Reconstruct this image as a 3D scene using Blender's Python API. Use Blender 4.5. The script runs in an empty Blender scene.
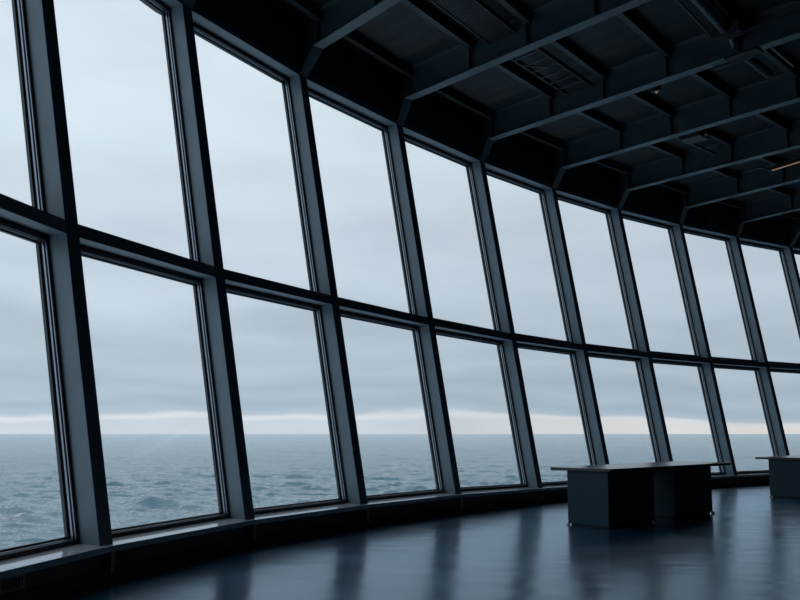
import bpy, bmesh, math, random
import numpy as np
from mathutils import Vector, Matrix

SC = bpy.context.scene
COL = SC.collection
random.seed(7)

# ------------------------------------------------------------------ camera
cam_d = bpy.data.cameras.new('camera')
cam = bpy.data.objects.new('camera', cam_d)
COL.objects.link(cam)
PITCH = 0.12001
cam.location = (0, 0, 1.2)
cam.rotation_euler = (math.pi / 2 + PITCH, 0, 0)
cam_d.sensor_fit = 'HORIZONTAL'
cam_d.sensor_width = 36
cam_d.lens = 36 * 850 / 800
cam_d.shift_y = 31.0 / 800
cam_d.clip_start = 0.05
cam_d.clip_end = 60000
SC.camera = cam

# ------------------------------------------------------------------ exposure
vs = SC.view_settings
vs.view_transform = 'Standard'
vs.look = 'None'
vs.exposure = 0.0
vs.gamma = 1.0
vs.use_curve_mapping = False
SC.cycles.max_bounces = 8
SC.cycles.diffuse_bounces = 4
SC.cycles.glossy_bounces = 4
SC.cycles.transparent_max_bounces = 16
SC.cycles.sample_clamp_indirect = 4.0


def lin(r, g, b):
    def c(v):
        v /= 255
        return v / 12.92 if v <= 0.04045 else ((v + 0.055) / 1.055) ** 2.4
    return (c(r), c(g), c(b), 1)


# ------------------------------------------------------------------ sky: overcast, brighter strip over the horizon
w = bpy.data.worlds.new('overcast_sky')
SC.world = w
w.use_nodes = True
nt = w.node_tree
nt.nodes.clear()


def N(tree, kind, **kw):
    n = tree.nodes.new(kind)
    for k, v in kw.items():
        setattr(n, k, v)
    return n


def math_node(tree, op, a, b=None, clamp=False):
    n = N(tree, 'ShaderNodeMath', operation=op, use_clamp=clamp)
    for s, v in ((0, a), (1, b)):
        if v is None:
            continue
        if isinstance(v, (int, float)):
            n.inputs[s].default_value = v
        else:
            tree.links.new(v, n.inputs[s])
    return n.outputs[0]


def ramp_node(tree, fac, stops, interp='LINEAR'):
    n = N(tree, 'ShaderNodeValToRGB')
    cr = n.color_ramp
    cr.interpolation = interp
    while len(cr.elements) < len(stops):
        cr.elements.new(0.5)
    for e, (p, c) in zip(cr.elements, stops):
        e.position = p
        e.color = c
    tree.links.new(fac, n.inputs[0])
    return n.outputs[0]


def mixcol(tree, fac, a, b, blend='MIX'):
    n = N(tree, 'ShaderNodeMix', data_type='RGBA', blend_type=blend)
    for s, v in ((0, fac), (6, a), (7, b)):
        if isinstance(v, (int, float)):
            n.inputs[s].default_value = v
        elif isinstance(v, tuple):
            n.inputs[s].default_value = v
        else:
            tree.links.new(v, n.inputs[s])
    return n.outputs[2]


tc = N(nt, 'ShaderNodeTexCoord')
sep = N(nt, 'ShaderNodeSeparateXYZ')
nt.links.new(tc.outputs['Generated'], sep.inputs[0])
mp = N(nt, 'ShaderNodeMapping')
mp.inputs['Scale'].default_value = (2.4, 2.4, 9)
nt.links.new(tc.outputs['Generated'], mp.inputs[0])
n1 = N(nt, 'ShaderNodeTexNoise')
n1.inputs['Scale'].default_value = 1.6
n1.inputs['Detail'].default_value = 4
n1.inputs['Roughness'].default_value = 0.45
nt.links.new(mp.outputs[0], n1.inputs['Vector'])
mp2 = N(nt, 'ShaderNodeMapping')
mp2.inputs['Scale'].default_value = (9, 9, 80)
nt.links.new(tc.outputs['Generated'], mp2.inputs[0])
n2 = N(nt, 'ShaderNodeTexNoise')
n2.inputs['Scale'].default_value = 1.3
n2.inputs['Detail'].default_value = 4
nt.links.new(mp2.outputs[0], n2.inputs['Vector'])
zz = sep.outputs[2]
# broad undulation of the cloud layers grows with height, a little raggedness at the strip's edge
d1 = math_node(nt, 'MULTIPLY', math_node(nt, 'SUBTRACT', n1.outputs[0], 0.5),
               math_node(nt, 'MULTIPLY', math_node(nt, 'ADD', zz, 0.015, True), 1.15))
d2 = math_node(nt, 'MULTIPLY', math_node(nt, 'SUBTRACT', n2.outputs[0], 0.5), 0.005)
d3 = math_node(nt, 'MULTIPLY', math_node(nt, 'ADD', sep.outputs[0], 0.02, True), 0.02)   # the strip is lower to the right
zp = math_node(nt, 'ADD', math_node(nt, 'ADD', math_node(nt, 'ADD', zz, d1), d2), d3)
fac = math_node(nt, 'POWER', math_node(nt, 'MAXIMUM', zp, 0.0), 0.5)
q = lambda z: z ** 0.5
sky = ramp_node(nt, fac, [
    (0.0, lin(207, 217, 227)), (q(0.0155), lin(202, 213, 223)), (q(0.0195), lin(220, 226, 232)), (q(0.0215), lin(214, 221, 229)), (q(0.0245), lin(184, 199, 212)),
    (q(0.034), lin(171, 189, 204)), (q(0.044), lin(180, 197, 211)), (q(0.058), lin(172, 190, 205)), (q(0.08), lin(186, 201, 214)), (q(0.105), lin(180, 196, 210)),
    (q(0.15), lin(195, 209, 223)), (q(0.22), lin(207, 220, 232)), (q(0.33), lin(216, 230, 241)), (q(0.5), lin(223, 236, 247)),
    (1.0, lin(205, 220, 232))])
# warmer light in the strip to the right
warm = math_node(nt, 'MULTIPLY',
                 math_node(nt, 'MULTIPLY', math_node(nt, 'ADD', sep.outputs[0], 0.02, True), 2.4, True),
                 math_node(nt, 'MULTIPLY', math_node(nt, 'SUBTRACT', 0.024, zp, True), 140, True))
sky = mixcol(nt, warm, sky, lin(233, 229, 227))
# cloud layer is thicker (darker) towards +x
dim = math_node(nt, 'SUBTRACT', 1.04, math_node(nt, 'MULTIPLY', sep.outputs[0], 0.14))
mp3 = N(nt, 'ShaderNodeMapping')
mp3.inputs['Location'].default_value = (3.1, 1.7, 0.4)
mp3.inputs['Scale'].default_value = (4.5, 4.5, 22)
nt.links.new(tc.outputs['Generated'], mp3.inputs[0])
n3 = N(nt, 'ShaderNodeTexNoise')
n3.inputs['Scale'].default_value = 1.5
n3.inputs['Detail'].default_value = 5
nt.links.new(mp3.outputs[0], n3.inputs['Vector'])
nb = math_node(nt, 'ADD', math_node(nt, 'MULTIPLY', math_node(nt, 'SUBTRACT', n1.outputs[0], 0.5), 0.13),
               math_node(nt, 'MULTIPLY', math_node(nt, 'SUBTRACT', n3.outputs[0], 0.5), math_node(nt, 'SUBTRACT', 0.30, zz, True)))
bright = math_node(nt, 'ADD', dim, nb)
bg = N(nt, 'ShaderNodeBackground')
nt.links.new(sky, bg.inputs[0])
nt.links.new(bright, bg.inputs[1])
wo = N(nt, 'ShaderNodeOutputWorld')
nt.links.new(bg.outputs[0], wo.inputs[0])

# ------------------------------------------------------------------ materials


def material(name, color, rough=0.5, metallic=0.0, var=0.15, scale=6.0, bump=0.0, bump_scale=40.0,
             rough_var=0.0, stretch=(1, 1, 1), spec=0.5):
    m = bpy.data.materials.new(name)
    m.use_nodes = True
    t = m.node_tree
    b = t.nodes['Principled BSDF']
    co = N(t, 'ShaderNodeTexCoord')
    mpn = N(t, 'ShaderNodeMapping')
    mpn.inputs['Scale'].default_value = stretch
    t.links.new(co.outputs['Object'], mpn.inputs[0])
    nz = N(t, 'ShaderNodeTexNoise')
    nz.inputs['Scale'].default_value = scale
    nz.inputs['Detail'].default_value = 5
    t.links.new(mpn.outputs[0], nz.inputs['Vector'])
    c0 = tuple(max(0, v * (1 - var)) for v in color[:3]) + (1,)
    c1 = tuple(min(1, v * (1 + var)) for v in color[:3]) + (1,)
    t.links.new(ramp_node(t, nz.outputs[0], [(0.3, c0), (0.7, c1)]), b.inputs['Base Color'])
    b.inputs['Roughness'].default_value = rough
    b.inputs['Metallic'].default_value = metallic
    b.inputs['Specular IOR Level'].default_value = spec
    if rough_var:
        r = math_node(t, 'ADD', math_node(t, 'MULTIPLY', math_node(t, 'SUBTRACT', nz.outputs[0], 0.5), rough_var), rough)
        t.links.new(r, b.inputs['Roughness'])
    if bump:
        n2_ = N(t, 'ShaderNodeTexNoise')
        n2_.inputs['Scale'].default_value = bump_scale
        n2_.inputs['Detail'].default_value = 3
        t.links.new(mpn.outputs[0], n2_.inputs['Vector'])
        bp = N(t, 'ShaderNodeBump')
        bp.inputs['Strength'].default_value = bump
        bp.inputs['Distance'].default_value = 0.02
        t.links.new(n2_.outputs[0], bp.inputs['Height'])
        t.links.new(bp.outputs[0], b.inputs['Normal'])
    return m


def emissive(name, color, strength):
    m = bpy.data.materials.new(name)
    m.use_nodes = True
    t = m.node_tree
    t.nodes.clear()
    e = N(t, 'ShaderNodeEmission')
    e.inputs[0].default_value = color
    e.inputs[1].default_value = strength
    o = N(t, 'ShaderNodeOutputMaterial')
    t.links.new(e.outputs[0], o.inputs[0])
    return m


M = {
    'paint': material('mullion_paint', (0.16, 0.24, 0.30, 1), 0.45, var=0.08, scale=3, bump=0.05, bump_scale=120),
    'frame': material('glazing_frame_paint', (0.024, 0.038, 0.05, 1), 0.4, var=0.1, scale=8),
    'gasket': material('black_gasket', (0.008, 0.009, 0.01, 1), 0.6, var=0.2),
    'bead': material('aluminium_bead', (0.30, 0.36, 0.42, 1), 0.35, metallic=0.9, var=0.08),
    'sill': material('sill_laminate', (0.70, 0.74, 0.78, 1), 0.09, var=0.05, scale=5, rough_var=0.05),
    'wall': material('dark_wall_paint', (0.08, 0.088, 0.095, 1), 0.6, var=0.15, scale=2),
    'skirting': material('dark_skirting', (0.045, 0.05, 0.055, 1), 0.6, var=0.15),
    'fin': material('grey_joint_fin', (0.32, 0.32, 0.33, 1), 0.5, var=0.1),
    'steel': material('painted_steel', (0.034, 0.066, 0.088, 1), 0.33, var=0.12, scale=2.5, bump=0.03, spec=1.0),
    'purlin': material('dark_purlin_paint', (0.02, 0.04, 0.053, 1), 0.4, var=0.15, scale=2.5),
    'table_top': material('dark_wood_tabletop', (0.05, 0.045, 0.045, 1), 0.22, var=0.3, scale=10, stretch=(1, 8, 1)),
    'table_base': material('slate_grey_board', (0.017, 0.058, 0.08, 1), 0.5, var=0.1, scale=4, stretch=(1, 1, 0.2), spec=0.3),
    'plinth': material('black_plinth', (0.006, 0.006, 0.007, 1), 0.5),
    'chrome': material('chrome_foot', (0.9, 0.9, 0.9, 1), 0.4, metallic=0.6, var=0.03),
    'galv': material('galvanised_tray', (0.05, 0.065, 0.08, 1), 0.45, metallic=0.4, var=0.2, scale=14),
    'black': material('black_plastic', (0.012, 0.013, 0.015, 1), 0.5, var=0.2),
    'lampwarm': emissive('warm_lamp', (1.0, 0.66, 0.50, 1), 0.2),
}



def tinted_gloss(m, tint, ior, rough_socket=True):
    """diffuse body under a reflective film whose reflections carry a tint"""
    t = m.node_tree
    b = t.nodes['Principled BSDF']
    out = [n for n in t.nodes if n.type == 'OUTPUT_MATERIAL'][0]
    df = N(t, 'ShaderNodeBsdfDiffuse'); gs = N(t, 'ShaderNodeBsdfGlossy'); fr = N(t, 'ShaderNodeFresnel'); mx = N(t, 'ShaderNodeMixShader')
    gs.inputs[0].default_value = tint
    fr.inputs[0].default_value = ior
    gs.inputs['Roughness'].default_value = b.inputs['Roughness'].default_value
    for src, dsts in (('Base Color', [df.inputs[0]]), ('Roughness', [gs.inputs['Roughness']]),
                      ('Normal', [df.inputs['Normal'], gs.inputs['Normal'], fr.inputs['Normal']])):
        for l in list(b.inputs[src].links):
            for d_ in dsts:
                t.links.new(l.from_socket, d_)
    t.links.new(fr.outputs[0], mx.inputs[0]); t.links.new(df.outputs[0], mx.inputs[1]); t.links.new(gs.outputs[0], mx.inputs[2])
    t.links.new(mx.outputs[0], out.inputs[0])
    t.nodes.remove(b)


tinted_gloss(M['sill'], (0.9, 0.95, 1.0, 1), 2.1)

# floor: polished dark blue resin with gentle waviness
fm = material('polished_blue_floor', (0.005, 0.052, 0.108, 1), 0.21, var=0.35, scale=1.1, rough_var=0.14)
t = fm.node_tree
b = t.nodes['Principled BSDF']
co = N(t, 'ShaderNodeTexCoord')
mpn = N(t, 'ShaderNodeMapping')
mpn.inputs['Rotation'].default_value = (0, 0, math.radians(6))
mpn.inputs['Scale'].default_value = (0.9, 1.9, 1)
t.links.new(co.outputs['Object'], mpn.inputs[0])
nz = N(t, 'ShaderNodeTexNoise')
nz.inputs['Scale'].default_value = 1.5
nz.inputs['Detail'].default_value = 1.5
t.links.new(mpn.outputs[0], nz.inputs['Vector'])
bp = N(t, 'ShaderNodeBump')
bp.inputs['Strength'].default_value = 0.2
bp.inputs['Distance'].default_value = 0.03
t.links.new(nz.outputs[0], bp.inputs['Height'])
t.links.new(bp.outputs[0], b.inputs['Normal'])
tinted_gloss(fm, (0.72, 0.87, 1.0, 1), 1.36)
M['floor'] = fm

# ceiling deck: ribbed metal sheet
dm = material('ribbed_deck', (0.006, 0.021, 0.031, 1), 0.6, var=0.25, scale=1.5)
t = dm.node_tree
b = t.nodes['Principled BSDF']
co = N(t, 'ShaderNodeTexCoord')
wv = N(t, 'ShaderNodeTexWave', wave_type='BANDS', bands_direction='X')
mpn = N(t, 'ShaderNodeMapping')
mpn.inputs['Rotation'].default_value = (0, 0, math.radians(-41))
t.links.new(co.outputs['Object'], mpn.inputs[0])
t.links.new(mpn.outputs[0], wv.inputs['Vector'])
wv.inputs['Scale'].default_value = 0.9
bp = N(t, 'ShaderNodeBump')
bp.inputs['Strength'].default_value = 0.12
bp.inputs['Distance'].default_value = 0.05
t.links.new(wv.outputs[0], bp.inputs['Height'])
t.links.new(bp.outputs[0], b.inputs['Normal'])
M['deck'] = dm

# window glass: thin, see-through, Fresnel reflections
gm = bpy.data.materials.new('window_glass')
gm.use_nodes = True
t = gm.node_tree
t.nodes.clear()
tr = N(t, 'ShaderNodeBsdfTransparent')
tr.inputs[0].default_value = (0.975, 0.985, 0.985, 1)
gl = N(t, 'ShaderNodeBsdfGlossy')
gl.inputs['Roughness'].default_value = 0.02
lw = N(t, 'ShaderNodeLayerWeight')
lw.inputs[0].default_value = 0.5
refl = math_node(t, 'ADD', math_node(t, 'MULTIPLY', math_node(t, 'POWER', lw.outputs['Facing'], 5.0), 0.9), 0.02)
mx = N(t, 'ShaderNodeMixShader')
t.links.new(refl, mx.inputs[0])
t.links.new(tr.outputs[0], mx.inputs[1])
t.links.new(gl.outputs[0], mx.inputs[2])
om = N(t, 'ShaderNodeOutputMaterial')
t.links.new(mx.outputs[0], om.inputs[0])
M['glass'] = gm

# sea water
sm = bpy.data.materials.new('sea_water')
sm.use_nodes = True
t = sm.node_tree
b = t.nodes['Principled BSDF']
b.inputs['Roughness'].default_value = 0.12
b.inputs['IOR'].default_value = 1.33
co = N(t, 'ShaderNodeTexCoord')
nz = N(t, 'ShaderNodeTexNoise')
nz.inputs['Scale'].default_value = 0.55
nz.inputs['Detail'].default_value = 6
nz.inputs['Roughness'].default_value = 0.6
mpn = N(t, 'ShaderNodeMapping')
mpn.inputs['Rotation'].default_value = (0, 0, math.radians(-20))
mpn.inputs['Scale'].default_value = (0.6, 1.3, 1)
t.links.new(co.outputs['Object'], mpn.inputs[0])
t.links.new(mpn.outputs[0], nz.inputs['Vector'])
bp = N(t, 'ShaderNodeBump')
bp.inputs['Strength'].default_value = 0.3
bp.inputs['Distance'].default_value = 0.25
t.links.new(nz.outputs[0], bp.inputs['Height'])
t.links.new(bp.outputs[0], b.inputs['Normal'])
at = N(t, 'ShaderNodeAttribute', attribute_name='foam')
nf = N(t, 'ShaderNodeTexNoise')
nf.inputs['Scale'].default_value = 0.9
nf.inputs['Detail'].default_value = 6
t.links.new(mpn.outputs[0], nf.inputs['Vector'])
ff = math_node(t, 'MULTIPLY', at.outputs['Fac'], math_node(t, 'MULTIPLY', math_node(t, 'SUBTRACT', nf.outputs[0], 0.5, True), 5, True), True)
t.links.new(mixcol(t, ff, (0.055, 0.15, 0.20, 1), (0.62, 0.5, 0.53, 1)), b.inputs['Base Color'])
# gust patches: broad streaks where the small ripples lie differently
ng = N(t, 'ShaderNodeTexNoise')
ng.inputs['Scale'].default_value = 0.06
ng.inputs['Detail'].default_value = 7
ng.inputs['Roughness'].default_value = 0.72
t.links.new(mpn.outputs[0], ng.inputs['Vector'])
bg2 = N(t, 'ShaderNodeBump')
bg2.inputs['Strength'].default_value = 0.6
bg2.inputs['Distance'].default_value = 2.0
t.links.new(ng.outputs[0], bg2.inputs['Height'])
t.links.new(bg2.outputs[0], bp.inputs['Normal'])
tinted_gloss(sm, (0.96, 0.985, 1.0, 1), 1.5)
M['sea'] = sm

# ------------------------------------------------------------------ mesh helpers


def finish(name, bm, mat, parent=None, bevel=0.0, smooth=False):
    bmesh.ops.recalc_face_normals(bm, faces=bm.faces[:])
    me = bpy.data.meshes.new(name)
    if parent is not None:
        p = parent
        off = Vector((0, 0, 0))
        M4 = world_of(p)
        bm.transform(M4.inverted())
    bm.to_mesh(me)
    bm.free()
    me.materials.append(mat)
    if smooth:
        for pl in me.polygons:
            pl.use_smooth = True
    o = bpy.data.objects.new(name, me)
    COL.objects.link(o)
    if parent is not None:
        o.parent = parent
    if bevel:
        md = o.modifiers.new('bevel', 'BEVEL')
        md.width = bevel
        md.segments = 2
        md.limit_method = 'ANGLE'
    return o


def world_of(o):
    m = Matrix.LocRotScale(o.location, o.rotation_euler, o.scale)
    return world_of(o.parent) @ m if o.parent else m


def empty(name, loc, rz=0.0):
    o = bpy.data.objects.new(name, None)
    o.empty_display_size = 0.2
    o.location = loc
    o.rotation_euler = (0, 0, rz)
    COL.objects.link(o)
    return o


def tag(o, label, cat, group=None):
    o['label'] = label
    o['category'] = cat
    if group:
        o['group'] = group
    return o


def structure(o):
    o['kind'] = 'structure'
    return o


def hexa(bm, pts):
    """pts: 8 points, bottom quad then top quad (same order)"""
    v = [bm.verts.new(p) for p in pts]
    for f in ((0, 1, 2, 3), (4, 5, 6, 7), (0, 1, 5, 4), (1, 2, 6, 5), (2, 3, 7, 6), (3, 0, 4, 7)):
        bm.faces.new([v[i] for i in f])


def obox(bm, o, u, v, lu, lv, z0, z1):
    """oriented box: corner o, horizontal unit dirs u, v"""
    o = Vector((o[0], o[1], 0)); u = Vector((u[0], u[1], 0)); v = Vector((v[0], v[1], 0))
    c = [o, o + u * lu, o + u * lu + v * lv, o + v * lv]
    hexa(bm, [p + Vector((0, 0, z0)) for p in c] + [p + Vector((0, 0, z1)) for p in c])


def tube(bm, a, b_, r, seg=12):
    a = Vector(a); b_ = Vector(b_)
    d = (b_ - a).normalized()
    x = d.orthogonal().normalized()
    y = d.cross(x)
    ra, rb = [], []
    for k in range(seg):
        an = 2 * math.pi * k / seg
        off = x * math.cos(an) * r + y * math.sin(an) * r
        ra.append(bm.verts.new(a + off)); rb.append(bm.verts.new(b_ + off))
    for k in range(seg):
        bm.faces.new((ra[k], ra[(k + 1) % seg], rb[(k + 1) % seg], rb[k]))
    bm.faces.new(ra[::-1]); bm.faces.new(rb)


def bar(bm, a, b_, wdt, hgt, side=None):
    """rectangular bar from a to b; width along the horizontal, height below-to-above the axis"""
    a = Vector(a); b_ = Vector(b_)
    d = (b_ - a).normalized()
    s = Vector((-d.y, d.x, 0))
    if s.length < 1e-4:
        s = Vector((1, 0, 0))
    s.normalize()
    n = d.cross(s).normalized()
    s *= wdt / 2; n *= hgt / 2
    hexa(bm, [a - s - n, a + s - n, a + s + n, a - s + n, b_ - s - n, b_ + s - n, b_ + s + n, b_ - s + n])


# ------------------------------------------------------------------ the glazed wall: a slanted, faceted curve
ZS, ZT, ZH, ZD = 0.296, 3.033, 6.322, 7.15     # sill, top of transom, underside of head, underside of deck
TT = math.tan(0.1835)
MW, MD = 0.165, 0.20                            # mullion width and depth
Praw = {-2: (-3.18, 2.39), -1: (-2.938, 4.70), 0: (-2.43, 7.04), 1: (-1.634, 9.142), 2: (-0.507, 11.098),
        3: (0.835, 12.973), 4: (2.373, 14.865), 5: (4.031, 16.643), 6: (5.774, 18.238), 7: (7.623, 19.67),
        8: (9.5, 20.96), 9: (11.416, 22.145), 10: (13.38, 23.26), 11: (15.39, 24.30)}
AZ = {-2: -84, -1: -76.5, 0: -70, 1: -61.5, 2: -57.2, 3: -52.6, 4: -50.5, 5: -48.5, 6: -44.5, 7: -41,
      8: -38, 9: -35.5, 10: -33, 11: -30}
PV = {i: Vector((x, y, 0)) for i, (x, y) in Praw.items()}
NV = {i: Vector((math.sin(math.radians(a)), math.cos(math.radians(a)), 0)) for i, a in AZ.items()}
TV = {i: Vector((n.y, -n.x, 0)) for i, n in NV.items()}


# the sill and the transom run a little out of level along the curve
DZS = {i: (-0.03 if i == 4 else -0.045 if i >= 5 else 0.0) for i in Praw}
DZT = {i: {-2: 0.01, -1: 0.01, 0: 0.012, 1: 0.03, 2: 0.026, 3: -0.015, 4: -0.045}.get(i, -0.055) for i in Praw}


def wp(i, x, d, z, slant=True):
    """point of mullion i: x along the wall, d outward from the front face, z height"""
    if z <= ZS:
        z += DZS[i] * max(z, 0) / ZS
    elif z <= ZT:
        f = (z - ZS) / (ZT - ZS)
        z += DZS[i] * (1 - f) + DZT[i] * f
    elif z < ZH:
        z += DZT[i] * (ZH - z) / (ZH - ZT)
    return PV[i] + TV[i] * x + NV[i] * (d + (TT * (z - ZS) if slant else 0)) + Vector((0, 0, z))


def bp_(i, s, d, z):
    """point in the bay right of mullion i; s>=0 metres from its left edge, s<0 from its right edge"""
    a = wp(i, MW, d, z); c = wp(i + 1, 0, d, z)
    L = (c - a).length
    f = (s / L) if s >= 0 and not isinstance(s, str) else 1 + s / L
    return a.lerp(c, f)


EPS = -1e-6


def bay_bar(bm, i, s0, s1, d0, d1, z0, z1):
    hexa(bm, [bp_(i, s0, d0, z0), bp_(i, s1, d0, z0), bp_(i, s1, d1, z0), bp_(i, s0, d1, z0),
              bp_(i, s0, d0, z1), bp_(i, s1, d0, z1), bp_(i, s1, d1, z1), bp_(i, s0, d1, z1)])


IDX = list(range(-2, 12))
# --- floor
wall_line = [wp(i, 0, 0.02, ZS) for i in IDX]
BACK = [Vector((24, 24.5, 0)), Vector((24, -9, 0)), Vector((-3.6, -9, 0))]
bm = bmesh.new()
loop = [Vector((p.x, p.y, 0)) for p in wall_line] + BACK
vt = [bm.verts.new(p) for p in loop]
vb = [bm.verts.new(p - Vector((0, 0, 0.3))) for p in loop]
bm.faces.new(vt); bm.faces.new(vb[::-1])
for k in range(len(vt)):
    bm.faces.new((vt[k], vt[(k + 1) % len(vt)], vb[(k + 1) % len(vt)], vb[k]))
structure(finish('floor', bm, M['floor']))

# --- ceiling deck
top_line = [wp(i, 0, 0.45, ZH) for i in IDX]
bm = bmesh.new()
loop = [Vector((p.x, p.y, ZD)) for p in top_line] + [v + Vector((0, 0, ZD)) for v in BACK]
loop[-1].x = -4.6
vb = [bm.verts.new(p) for p in loop]
vt = [bm.verts.new(p + Vector((0, 0, 0.25))) for p in loop]
bm.faces.new(vt); bm.faces.new(vb[::-1])
for k in range(len(vt)):
    bm.faces.new((vt[k], vt[(k + 1) % len(vt)], vb[(k + 1) % len(vt)], vb[k]))
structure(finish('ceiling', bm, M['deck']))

# --- seaward wall: low riser and the fascia over the windows
bm = bmesh.new()
for i in IDX[:-1]:
    for (d0, d1, z0, z1) in ((0.02, 0.30, -0.02, ZS - 0.05),):
        hexa(bm, [wp(i, 0, d0, z, False) if k in (0,) else p for z in (z0, z1) for k, p in enumerate(
            [wp(i, 0, d0, z, False), wp(i + 1, 0, d0, z, False), wp(i + 1, 0, d1, z, False), wp(i, 0, d1, z, False)])])
    zf0, zf1 = ZH + 0.02, ZD
    off = TT * (ZH - ZS)
    hexa(bm, [p for z in (zf0, zf1) for p in
              [wp(i, 0, off + 0.03, z, False), wp(i + 1, 0, off + 0.03, z, False),
               wp(i + 1, 0, off + 0.45, z, False), wp(i, 0, off + 0.45, z, False)]])
structure(finish('wall_seaward', bm, M['wall']))
# seams of the fascia panels
bm = bmesh.new()
for i in IDX[:-1]:
    off = TT * (ZH - ZS)
    for f in (0.5,):
        a = wp(i, 0, off, ZH, False).lerp(wp(i + 1, 0, off, ZH, False), f)
        u = TV[i]; n = NV[i]
        obox(bm, a + n * 0.012 - u * 0.03, u, n, 0.06, 0.03, ZH + 0.06, ZD)
structure(finish('trim_fascia', bm, M['skirting']))
# baseboard
bm = bmesh.new()
for i in IDX[:-1]:
    hexa(bm, [p for z in (0.0, 0.105) for p in
              [wp(i, 0, 0.0, z, False), wp(i + 1, 0, 0.0, z, False), wp(i + 1, 0, 0.02, z, False), wp(i, 0, 0.02, z, False)]])
structure(finish('baseboard_seaward', bm, M['skirting']))
# sill shelf
bm = bmesh.new()
rows = []
for i in IDX:
    rows.append([bm.verts.new(wp(i, 0.06, d, z, False)) for d, z in ((-0.06, ZS - 0.055), (-0.06, ZS - 0.004), (0.32, ZS + 0.016), (0.32, ZS - 0.055))])
for a, c in zip(rows, rows[1:]):
    for k in range(4):
        bm.faces.new((a[k], a[(k + 1) % 4], c[(k + 1) % 4], c[k]))
bm.faces.new(rows[0]); bm.faces.new(rows[-1][::-1])
structure(finish('trim_sill', bm, M['sill'], bevel=0.004))

# --- closing walls, out of the picture
def wall_seg(name, a, c, th=0.3, z0=-0.02, z1=ZD + 0.1):
    a = Vector((a[0], a[1], 0)); c = Vector((c[0], c[1], 0))
    u = (c - a).normalized(); n = Vector((u.y, -u.x, 0))
    bm = bmesh.new()
    obox(bm, a, u, n, (c - a).length, -th, z0, z1)
    return structure(finish(name, bm, M['wall']))


pL = wp(11, 0, 0.0, ZS); pY = wp(-2, 0, 0.0, ZS)
wall_seg('wall_far', (14.6, 25.6), (24.3, 25.6))
wall_seg('wall_right', (24, 25.6), (24, -9.3))
wall_seg('wall_back', (24.3, -9), (-5.2, -9))
wall_seg('wall_left', (-3.2, -9), (-3.2, 2.45))
wall_seg('wall_near', (-3.4, 2.42), (-5.6, 2.42))

for nm, i in (('wall_near_light_block', -2), ('wall_far_light_block', 10)):  # unseen end bays filled solid in place of glazing, added to cut the daylight
    bm = bmesh.new()
    bay_bar(bm, i, 0, EPS, 0.02, 0.33, ZS - 0.05, ZH + 0.1)
    structure(finish(nm, bm, M['wall']))

# --- mullions
ORD = ['', 'first', 'second', 'third', 'fourth', 'fifth', 'sixth', 'seventh', 'eighth', 'ninth', 'tenth', 'eleventh', 'twelfth']
NUM = {0: 'wide nearest leaning window post, first from the left with blue-grey side face',
       1: 'second leaning window post from the left, its foot on the bright sill',
       2: 'third leaning window post from the left, meeting the first slanted beam knee',
       3: 'fourth leaning window post from the left in the curved glass wall',
       4: 'fifth leaning window post from the left, next one before the long table',
       5: 'sixth leaning window post, just behind the left end of the long table',
       6: 'seventh leaning window post, rising behind the middle of the long table',
       7: 'eighth leaning window post, seen just past the right end of the long table',
       8: 'ninth leaning window post, rising behind the cut-off table at the right edge',
       9: 'tenth leaning window post, only its upper end showing at the right edge',
       10: 'leaning window post beyond the right edge of the picture',
       -1: 'leaning window post beyond the left edge of the picture',
       -2: 'leaning window post at the near corner beside the solid wall',
       11: 'leaning window post at the far corner of the glass wall'}


def local_prism(bm, x0, x1, d0, d1, z0, z1):
    pts = []
    for z in (z0, z1):
        s = TT * z
        pts += [Vector((x0, d0 + s, z)), Vector((x1, d0 + s, z)), Vector((x1, d1 + s, z)), Vector((x0, d1 + s, z))]
    hexa(bm, pts)


proto = None
HM = ZH - ZS
for i in IDX:
    loc = PV[i] + Vector((0, 0, ZS + DZS[i])) + NV[i] * TT * DZS[i]
    rz = math.atan2(TV[i].y, TV[i].x)
    if proto is None:
        root = empty('window_mullion', (0, 0, 0), 0)
        bm = bmesh.new(); local_prism(bm, 0, MW, 0, MD, -0.01, HM + 0.12)
        finish('post', bm, M['paint'], root, bevel=0.004)
        bm = bmesh.new(); local_prism(bm, 0.03, MW - 0.03, MD, 0.31, 0, HM + 0.12)
        finish('glazing_web', bm, M['gasket'], root)
        bm = bmesh.new(); local_prism(bm, 0.0, MW, 0.31, 0.34, 0, HM + 0.12)
        finish('outer_cap', bm, M['frame'], root, bevel=0.004)
        proto = root
    else:
        root = proto.copy(); COL.objects.link(root)
        for ch in proto.children:
            c = ch.copy(); COL.objects.link(c); c.parent = root
    root.location = loc
    root.rotation_euler = (0, 0, rz)
    tag(root, NUM[i], 'window post', 'leaning posts of the curved glass wall')

# joint fins on the riser under each mullion
FIN = {0: 'first', 1: 'second', 2: 'third', 3: 'fourth', 4: 'fifth', 5: 'sixth', 6: 'seventh', 7: 'eighth'}
for i in range(0, 8):
    bm = bmesh.new()
    base = wp(i, MW * 0.85, 0.03, 0, False)
    o = empty('joint_cover', base)
    u, n = TV[i], NV[i]
    pts = []
    for z, wd, dd in ((0.06, 0.035, 0.055), (ZS - 0.05, 0.06, 0.05)):
        a = base - u * wd * 0.5 - n * dd + Vector((0, 0, z))
        pts += [a, a + u * wd, a + u * wd + n * dd, a + n * dd]
    hexa(bm, pts)
    bpy.data.objects.remove(o)
    o = finish('joint_cover', bm, M['fin'])
    tag(o, 'narrow grey joint strip on the dark riser below the %s leaning window post' % FIN[i], 'trim strip', 'joint strips below the sill')

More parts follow.
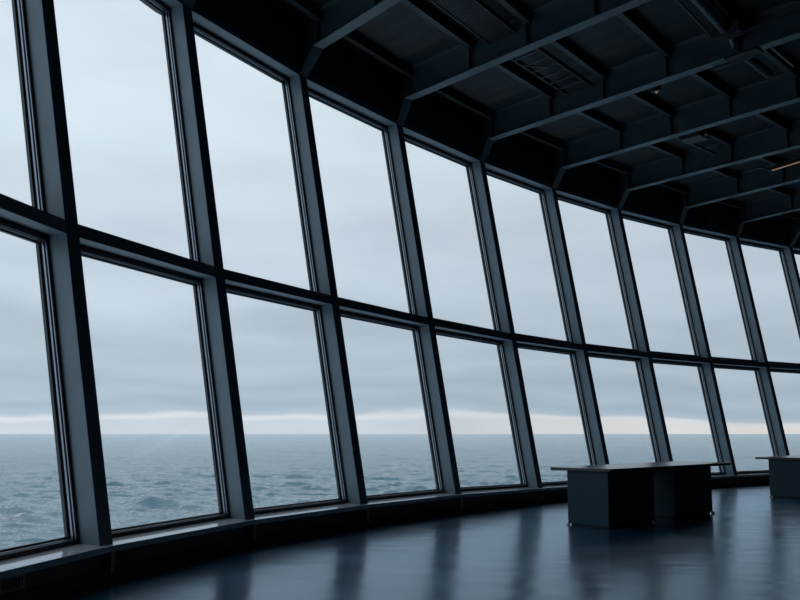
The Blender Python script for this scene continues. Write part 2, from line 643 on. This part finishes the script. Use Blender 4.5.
# --- glazing of every bay: window_1 ... (structure) with transom, head, rails, beads, panes
for k, i in enumerate(IDX[1:-2]):
    root = structure(empty('window_%d' % (k + 1), (PV[i] + PV[i + 1]) / 2 + Vector((0, 0, ZS))))
    bm = bmesh.new(); bay_bar(bm, i, 0, EPS, 0.0, 0.31, ZT - 0.125, ZT)
    finish('transom', bm, M['paint'], root, bevel=0.004)
    bm = bmesh.new(); bay_bar(bm, i, 0, EPS, 0.0, 0.34, ZH, ZH + 0.12)
    finish('head_rail', bm, M['paint'], root, bevel=0.004)
    for nm, z0, z1 in (('lower', ZS, ZT - 0.125), ('upper', ZT, ZH)):
        fw, tb = 0.03, 0.055
        if nm == 'lower':
            z0 += 0.012
        bm = bmesh.new()
        D0, D1 = 0.20, 0.30
        bay_bar(bm, i, 0, fw, D0, D1, z0, z1)
        bay_bar(bm, i, -fw, EPS, D0, D1, z0, z1)
        tl = 0.032 if nm == 'lower' else tb
        bay_bar(bm, i, fw, -fw, D0, D1, z0, z0 + tl)
        bay_bar(bm, i, fw, -fw, D0, D1, z1 - tb, z1)
        fr_ = finish(nm + '_frame', bm, M['frame'], root)

        def ring(g, D0, D1):
            bay_bar(bm, i, fw, fw + g, D0, D1, z0 + tl, z1 - tb)
            bay_bar(bm, i, -fw - g, -fw, D0, D1, z0 + tl, z1 - tb)
            bay_bar(bm, i, fw + g, -fw - g, D0, D1, z0 + tl, z0 + tl + g)
            bay_bar(bm, i, fw + g, -fw - g, D0, D1, z1 - tb - g, z1 - tb)
        # dark stop beyond the glass
        bm = bmesh.new()
        ring(0.024, 0.274, 0.305)
        finish('outer_stop', bm, M['frame'], fr_)
        # bright double glazing bead
        bm = bmesh.new()
        ring(0.004, 0.206, 0.214)
        ring(0.010, 0.232, 0.25)
        finish('glazing_bead', bm, M['bead'], fr_)
        bm = bmesh.new(); bay_bar(bm, i, fw, -fw, 0.252, 0.27, z0 + tl, z1 - tb)
        finish(nm + '_pane', bm, M['glass'], root)

# ------------------------------------------------------------------ ceiling beams and purlins
ZB = 6.65
S0 = {2: (-1.11, 11.55), 3: (0.195, 13.44), 4: (1.76, 15.385), 5: (3.445, 17.11), 6: (5.205, 18.725), 7: (7.015, 20.23), 8: (8.985, 21.67)}
BAZ = {1: 141, 2: 140.8, 3: 137.6, 4: 137.9, 5: 139.0, 6: 140.0, 7: 143.5, 8: 147.5, 9: 149.5, 10: 151}
for i in (1, 9, 10):
    p = wp(i, 0.0, -0.42, ZB)
    S0[i] = (p.x, p.y)
BD = {i: Vector((math.sin(math.radians(a)), math.cos(math.radians(a)), 0)) for i, a in BAZ.items()}
FWD = 0.17
BC = {}
for i in BAZ:
    far = Vector((-BD[i].y, BD[i].x, 0))
    BC[i] = Vector((S0[i][0], S0[i][1], 0)) + far * (0.02 - FWD / 2)
ROWS = [0.06, 1.42, 2.52, 3.67, 4.82, 5.97, 7.12]
BL = 11.0
BEAMLAB = {1: 'dark steel ceiling beam above the second window post, left of the other beams',
           2: 'leftmost clearly visible ceiling beam, rising from the third window post to the top edge',
           3: 'second visible ceiling beam from the left, rising from the fourth window post',
           4: 'third visible ceiling beam, carrying the small spotlight, from the fifth window post',
           5: 'fourth visible ceiling beam from the left, springing from the sixth window post',
           6: 'fifth visible ceiling beam from the left, springing from the seventh window post',
           7: 'sixth visible ceiling beam, just behind the warm strip lamp, from eighth window post',
           8: 'seventh visible ceiling beam, short piece near the right edge above ninth window post',
           9: 'ceiling beam springing from the tenth window post at the right edge',
           10: 'ceiling beam beyond the right edge of the picture'}
for i in BAZ:
    d = BD[i]; c = BC[i]; s = Vector((-d.y, d.x, 0))   # s points to the far side
    root = tag(empty('ceiling_beam', c + Vector((0, 0, ZB)), math.atan2(d.y, d.x)), BEAMLAB[i], 'ceiling beam', 'ceiling beams fanning from the glass wall')
    bm = bmesh.new(); obox(bm, c - s * FWD / 2, d, s, BL, FWD, ZB, ZB + 0.02)
    finish('bottom_flange', bm, M['steel'], root)
    bm = bmesh.new(); obox(bm, c - s * 0.008 - d * 0.0, d, s, BL, 0.016, ZB + 0.02, ZD - 0.02)
    finish('web', bm, M['steel'], root)
    bm = bmesh.new(); obox(bm, c - s * FWD / 2, d, s, BL, FWD, ZD - 0.02, ZD)
    finish('top_flange', bm, M['steel'], root)
    # knee: inclined flange from the head of the post up to the beam
    a0, a1 = wp(i, 0.0, 0.0, ZH), wp(i, MW, 0.0, ZH)
    b0, b1 = c - s * FWD / 2 + Vector((0, 0, ZB)), c + s * FWD / 2 + Vector((0, 0, ZB))
    up = Vector((0, 0, 0.02)) - d * 0.015
    bm = bmesh.new(); hexa(bm, [a0, a1, a1 + up, a0 + up, b0, b1, b1 + up, b0 + up])
    finish('knee_flange', bm, M['steel'], root)
    m0 = (a0 + a1) / 2 + up; m1 = (b0 + b1) / 2 + up
    w0 = Vector((m0.x, m0.y, ZD - 0.02)); w1 = Vector((m1.x, m1.y, ZD - 0.02))
    bm = bmesh.new(); e = s * 0.008
    hexa(bm, [m0 - e, m1 - e, w1 - e, w0 - e, m0 + e, m1 + e, w1 + e, w0 + e])
    finish('knee_web', bm, M['steel'], root)
    for r in ROWS:
        for sd in (-1, 1):
            bm = bmesh.new()
            q0 = c + d * (r - 0.006) + s * (0.008 if sd > 0 else -0.09)
            obox(bm, q0, d, s, 0.012, 0.082, ZB + 0.02, ZD - 0.02)
            finish('stiffener', bm, M['steel'], root)

RN = ['row beside the windows', 'second row from the windows', 'third row from the windows', 'fourth row from the windows',
      'fifth row from the windows', 'sixth row from the windows', 'seventh row from the windows']
for i in range(1, 10):
    for r, t_ in enumerate(ROWS):
        a = BC[i] + BD[i] * t_; c = BC[i + 1] + BD[i + 1] * t_
        u = (c - a).normalized(); v = Vector((-u.y, u.x, 0)); L = (c - a).length
        zb = 7.0
        # leave out what lies wholly outside the picture
        def px(p):
            X, Y, Z = p.x, p.y, p.z - 1.2
            dd = Y * math.cos(PITCH) + Z * math.sin(PITCH); uu = -Y * math.sin(PITCH) + Z * math.cos(PITCH)
            return 400 + 850 * X / dd, 331 - 850 * uu / dd
        pa, pc = px(a + Vector((0, 0, zb))), px(c + Vector((0, 0, zb)))
        if max(pa[1], pc[1]) < -60 or min(pa[0], pc[0]) > 860:
            continue
        root = empty('ceiling_purlin', (a + c) / 2 + Vector((0, 0, zb)), math.atan2(u.y, u.x))
        tag(root, 'dark steel purlin in the %s, between %s and %s ceiling beams' % (RN[r].replace(' from the windows', ' from windows'), ORD[i - 1] if i > 1 else 'hidden left', ORD[i]),
            'purlin', 'purlins between the ceiling beams')
        bm = bmesh.new(); obox(bm, a + u * 0.012 - v * 0.045, u, v, L - 0.024, 0.09, zb, zb + 0.014)
        finish('flange', bm, M['purlin'], root)
        bm = bmesh.new(); obox(bm, a + u * 0.012 - v * 0.007, u, v, L - 0.024, 0.014, zb + 0.014, ZD)
        finish('web', bm, M['purlin'], root)


def bpt(i, t_, f=0.0, z=7.0):
    """point at distance t along beam i, a fraction f of the way to beam i+1"""
    a = BC[i] + BD[i] * t_
    if f:
        a = a.lerp(BC[i + 1] + BD[i + 1] * t_, f)
    return a + Vector((0, 0, z))


# --- cable trays slung between beams, between second and third purlin rows
for (i, mesh, lab) in ((2, True, 'perforated steel cable tray under the ceiling between first and second visible beams'),
                       (3, False, 'open ladder cable tray under the ceiling between second and third visible beams')):
    root = tag(empty('cable_tray', bpt(i, 2.1, 0.5, 6.95)), lab, 'cable tray', 'cable trays under the ceiling')
    t0, t1 = 1.78, 2.28
    for tt in (t0, t1):
        bm = bmesh.new(); bar(bm, bpt(i, tt, 0.012, 6.98), bpt(i, tt, 0.988, 6.98), 0.02, 0.07)
        finish('side_rail', bm, M['galv'], root)
    if mesh:
        bm = bmesh.new()
        for kk in range(40):
            f = 0.02 + 0.96 * kk / 39
            bar(bm, bpt(i, t0, f, 6.955), bpt(i, t1, f, 6.955), 0.016, 0.008)
        for kk in range(9):
            tt = t0 + (t1 - t0) * kk / 8
            bar(bm, bpt(i, tt, 0.02, 6.955), bpt(i, tt, 0.98, 6.955), 0.014, 0.008)
        finish('tray_mesh', bm, M['galv'], root)
    else:
        for kk in range(9):
            f = 0.04 + 0.92 * kk / 8
            bm = bmesh.new(); bar(bm, bpt(i, t0, f, 6.955), bpt(i, t1, f, 6.955), 0.03, 0.02)
            finish('rung', bm, M['galv'], root)
        bm = bmesh.new(); bar(bm, bpt(i, t0, 0.35, 6.95), bpt(i, t1, 0.6, 6.95), 0.02, 0.02)
        finish('brace', bm, M['galv'], root)

# --- ventilation pipe with junction bracket (upper right)
root = tag(empty('ceiling_pipe', bpt(3, 4.75, 0.6, 6.95)), 'thick round pipe under the ceiling at upper right with clamp and bracket', 'pipe')
pa, pb = bpt(3, 4.72, 0.25, 6.93), bpt(3, 4.72, 0.90, 6.93)
bm = bmesh.new(); tube(bm, pa, pb, 0.07, 16); finish('pipe', bm, M['steel'], root, smooth=False)
bm = bmesh.new(); bar(bm, bpt(3, 4.52, 0.2, 6.9), bpt(3, 4.52, 0.85, 6.9), 0.03, 0.03); finish('support_rail', bm, M['galv'], root)
bm = bmesh.new(); bar(bm, bpt(3, 4.55, 0.88, 6.93), bpt(3, 4.95, 0.88, 6.93), 0.20, 0.17); finish('clamp', bm, M['galv'], root)
bm = bmesh.new(); bar(bm, bpt(3, 4.8, 0.9, 6.86), bpt(3, 6.1, 0.9, 6.9), 0.025, 0.025); finish('bracket_arm', bm, M['galv'], root)
bm = bmesh.new(); tube(bm, bpt(3, 4.75, 0.9, 6.93), bpt(3, 4.75, 0.985, 6.80), 0.05, 12); finish('elbow', bm, M['steel'], root)

# --- hung luminaire on its bracket under the third visible beam
root = tag(empty('hanging_conduit', bpt(4, 4.7, 0.3, 6.6)), 'dark ribbed tube hung on a bracket just below the third visible beam, upper right', 'conduit')
bm = bmesh.new(); tube(bm, bpt(4, 4.85, 0.06, 6.66), bpt(4, 4.85, 0.42, 6.66), 0.06, 12)
for kk in range(10):
    tube(bm, bpt(4, 4.85, 0.08 + 0.035 * kk, 6.66), bpt(4, 4.85, 0.092 + 0.035 * kk, 6.66), 0.07, 12)
finish('ribbed_tube', bm, M['steel'], root)
bm = bmesh.new(); bar(bm, bpt(4, 4.35, 0.05, 6.63), bpt(4, 5.0, 0.05, 6.63), 0.04, 0.03); finish('bracket', bm, M['galv'], root)
bm = bmesh.new(); bar(bm, bpt(4, 4.36, 0.02, 6.75), bpt(4, 4.36, 0.05, 6.63), 0.03, 0.03); finish('hanger', bm, M['galv'], root)
bm = bmesh.new(); bar(bm, bpt(4, 5.2, 0.03, 6.7), bpt(4, 5.2, 0.45, 6.7), 0.03, 0.03); finish('rod', bm, M['steel'], root)
bm = bmesh.new(); bar(bm, bpt(4, 4.62, 0.0, ZB - 0.012), bpt(4, 5.1, 0.0, ZB - 0.012), 0.21, 0.03); finish('beam_clamp', bm, M['black'], root)

# --- small spotlight hung from the third beam
sp = bpt(4, 3.3, 0.12, 6.63)
root = tag(empty('spotlight', sp), 'small dark cylindrical spotlight hanging beside the third visible ceiling beam', 'spotlight')
bm = bmesh.new(); tube(bm, sp + Vector((0, 0, 0.02)), sp + Vector((0, 0, 0.16)), 0.075, 16); finish('housing', bm, M['black'], root)
bm = bmesh.new(); tube(bm, sp + Vector((0, 0, 0.16)), Vector((sp.x, sp.y, ZD)), 0.015, 8); finish('stem', bm, M['black'], root)
bm = bmesh.new(); tube(bm, sp + Vector((0, 0, 0.005)), sp + Vector((0, 0, 0.02)), 0.024, 12); finish('lens', bm, M['lampwarm'], root)

# --- projector cluster between fourth and fifth beams
pj = bpt(5, 2.5, 0.35, 6.8)
root = tag(empty('ceiling_projector', pj, math.atan2(BD[5].y, BD[5].x)), 'small dark projector on a bracket between the fourth and fifth visible ceiling beams', 'projector')
d = BD[5]; s = Vector((-d.y, d.x, 0))
bm = bmesh.new(); obox(bm, pj - d * 0.22 - s * 0.17, d, s, 0.44, 0.34, 6.78, 6.93); finish('body', bm, M['galv'], root, bevel=0.015)
bm = bmesh.new(); tube(bm, pj + d * 0.22 + Vector((0, 0, 0.05)), pj + d * 0.30 + Vector((0, 0, 0.05)), 0.06, 16); finish('lens', bm, M['black'], root)
bm = bmesh.new(); tube(bm, pj + Vector((0, 0, 0.13)), Vector((pj.x, pj.y, ZD)), 0.03, 10); finish('mount', bm, M['galv'], root)
bm = bmesh.new(); bar(bm, bpt(5, 2.2, 0.1, 6.9), bpt(5, 2.2, 0.95, 6.9), 0.05, 0.04); finish('mounting_rail', bm, M['galv'], root)

# --- dim round lamp at the right edge between fourth and fifth beams
rl = bpt(5, 4.75, 0.42, 6.9)
root = tag(empty('ceiling_lamp', rl), 'small dim round lamp under the ceiling at the right edge of the picture', 'lamp')
bm = bmesh.new(); tube(bm, rl, rl + Vector((0, 0, 0.1)), 0.12, 16); finish('housing', bm, M['galv'], root)
bm = bmesh.new(); tube(bm, rl - Vector((0, 0, 0.012)), rl, 0.09, 16); finish('diffuser', bm, emissive('dim_lamp', (0.9, 0.65, 0.55, 1), 0.10), root)
bm = bmesh.new(); tube(bm, rl + Vector((0, 0, 0.1)), Vector((rl.x, rl.y, ZD)), 0.02, 8); finish('stem', bm, M['black'], root)

# --- warm strip lamp between fifth and sixth beams
la = Vector((7.80, 17.47, 6.74)); lb = la + Vector((0.36, -0.66, 0)).normalized() * 2.4
LD = (lb - la).normalized()
root = tag(empty('strip_lamp', la), 'long thin strip lamp glowing warm orange under the ceiling near the right edge', 'lamp')
bm = bmesh.new(); bar(bm, la, lb, 0.07, 0.06); finish('housing', bm, M['black'], root)
bm = bmesh.new(); bar(bm, la + Vector((0, 0, -0.036)) + LD * 0.1, lb + Vector((0, 0, -0.036)), 0.04, 0.012); finish('diffuser', bm, M['lampwarm'], root)
for tt in (0.2, 1.6):
    p = la + LD * tt
    bm = bmesh.new(); tube(bm, p, Vector((p.x, p.y, ZD)), 0.01, 8); finish('hanger', bm, M['black'], root)
bm = bmesh.new(); bar(bm, la + Vector((-0.22, -0.06, 0.05)), la + LD * 0.03, 0.035, 0.03); finish('end_bracket', bm, M['galv'], root)

# ------------------------------------------------------------------ vent on the low wall, lower left
i = -1
f0 = wp(-1, 0, 0.02, 0, False); f1 = wp(0, 0, 0.02, 0, False)
uu = (f1 - f0).normalized(); nn = Vector((-uu.y, uu.x, 0))
L = (f1 - f0).length
vo = f0 + uu * (L - 1.19)
root = tag(empty('wall_vent', vo), 'small dark slotted vent on the low wall at the lower left corner', 'vent')
bm = bmesh.new(); obox(bm, vo - nn * 0.012, uu, nn, 0.26, 0.012, 0.125, 0.225); finish('frame', bm, M['fin'], root)
bm = bmesh.new()
for kk in range(7):
    obox(bm, vo - nn * 0.016 + uu * (0.02 + kk * 0.033), uu, nn, 0.018, 0.004, 0.14, 0.21)
finish('slats', bm, M['black'], root)

# ------------------------------------------------------------------ tables
TA = 0.776
TU = Vector((math.cos(TA), math.sin(TA), 0)); TN = Vector((-math.sin(TA), math.cos(TA), 0))


def make_table():
    o = Vector((0, 0, 0))
    X, Y = Vector((1, 0, 0)), Vector((0, 1, 0))
    root = empty('pedestal_table', (0, 0, 0), 0)
    bm = bmesh.new(); obox(bm, (0, 0), X, Y, 3.44, 0.92, 0.712, 0.752)
    finish('tabletop', bm, M['table_top'], root, bevel=0.004)
    for (a, b0, l, wd) in ((0.058, 0.074, 1.149, 0.621), (1.805, 0.092, 1.161, 0.621)):
        bm = bmesh.new(); obox(bm, (a, b0), X, Y, l, wd, 0.025, 0.712)
        p = finish('pedestal', bm, M['table_base'], root, bevel=0.004)
        bm = bmesh.new(); obox(bm, (a + 0.03, b0 + 0.03), X, Y, l - 0.06, wd - 0.06, 0.0, 0.025)
        finish('plinth', bm, M['plinth'], p)
        for (fx, fy) in ((a - 0.005, b0 + wd - 0.005), (a + l + 0.005, b0 + 0.0)):
            bm = bmesh.new(); tube(bm, (fx, fy, 0.0), (fx, fy, 0.032), 0.027, 12)
            finish('foot', bm, M['chrome'], p)
    return root


tb = make_table()
tb.location = (2.667, 10.915, 0); tb.rotation_euler = (0, 0, TA)
tag(tb, 'long dark table on two boxy slate-grey pedestals standing in front of the windows', 'table', 'pedestal tables by the windows')
t2 = tb.copy(); COL.objects.link(t2)
for ch in tb.children:
    c = ch.copy(); COL.objects.link(c); c.parent = t2
    for g in ch.children:
        gg = g.copy(); COL.objects.link(gg); gg.parent = c
c1 = Vector((7.47, 15.97, 0))
t2.location = c1 - TU * 0.058 - TN * 0.074
tag(t2, 'farther dark pedestal table at the right edge, only its left end in the picture', 'table', 'pedestal tables by the windows')

# ------------------------------------------------------------------ the sea
ZSEA = -12.0
az = np.concatenate([np.linspace(-115, -36, 60, endpoint=False), np.linspace(-36, 36, 620), np.linspace(36, 80, 35)[1:]])
ypx = np.concatenate([np.linspace(0.42, 60, 380, endpoint=False), np.linspace(60, 150, 200), np.linspace(160, 330, 12)])
rad = (850 * 13.2 / ypx)[::-1]
A, R = np.meshgrid(np.radians(az), rad, indexing='ij')
X = R * np.sin(A); Y = R * np.cos(A)
Zs = np.zeros_like(X)
dr = np.gradient(rad)[None, :] * np.ones_like(X)
rng = np.random.default_rng(5)
wind = math.radians(-110)
for k in range(90):
    lam = 1.8 * (40 / 1.8) ** (k / 89)
    th = wind + rng.normal(0, 0.33)
    kx, ky = math.cos(th) * 2 * math.pi / lam, math.sin(th) * 2 * math.pi / lam
    amp = 0.0115 * lam ** 0.9 / (1 + (lam / 7.0) ** 1.6) * rng.uniform(0.6, 1.4)
    fade = np.clip(lam / (1.5 * dr) - 0.6, 0, 1)
    ph = kx * X + ky * Y + rng.uniform(0, 6.28)
    wv_ = np.sin(ph)
    Zs += amp * fade * (wv_ + 0.25 * np.sin(2 * ph + 1.57))
Zs = Zs + 1.3 * np.clip(Zs - 0.05, 0, None) ** 2
foam = np.clip((Zs - 0.75) * 1.2, 0, 1)
# the few separate crests near the windows
for (cx, cy, h, lx, ly) in ((-46.5, 160.8, 1.5, 3.2, 4.0), (-41.0, 164.0, 0.7, 3.5, 3.0), (-59.5, 134.0, 0.8, 6.0, 3.0), (-66.0, 138.0, 0.7, 6.0, 3.0)):
    va = math.atan2(cx, cy)
    ex = (X - cx) * math.cos(va) - (Y - cy) * math.sin(va)
    ey = (X - cx) * math.sin(va) + (Y - cy) * math.cos(va)
    g = np.exp(-(ex / lx) ** 2 - (ey / ly) ** 2)
    Zs += h * g
    if h < 0.9:
        foam = np.maximum(foam, np.clip(g * 1.2 - 0.2, 0, 1))
na, nr = X.shape
verts = np.stack([X, Y, Zs + ZSEA], -1).reshape(-1, 3).astype(np.float32)
idx = np.arange(na * nr).reshape(na, nr)
quads = np.stack([idx[:-1, :-1], idx[:-1, 1:], idx[1:, 1:], idx[1:, :-1]], -1).reshape(-1, 4)
me = bpy.data.meshes.new('sea')
me.vertices.add(len(verts)); me.vertices.foreach_set('co', verts.ravel())
me.loops.add(quads.size); me.loops.foreach_set('vertex_index', quads.ravel().astype(np.int32))
me.polygons.add(len(quads)); me.polygons.foreach_set('loop_start', np.arange(0, quads.size, 4, dtype=np.int32))
me.polygons.foreach_set('use_smooth', np.ones(len(quads), dtype=bool))
me.update(calc_edges=True)
at_ = me.attributes.new('foam', 'FLOAT', 'POINT')
at_.data.foreach_set('value', foam.ravel().astype(np.float32))
me.validate()
me.materials.append(M['sea'])
sea = bpy.data.objects.new('sea', me)
COL.objects.link(sea)
structure(sea)
# normals must face up
if me.polygons[0].normal.z < 0:
    me.flip_normals()
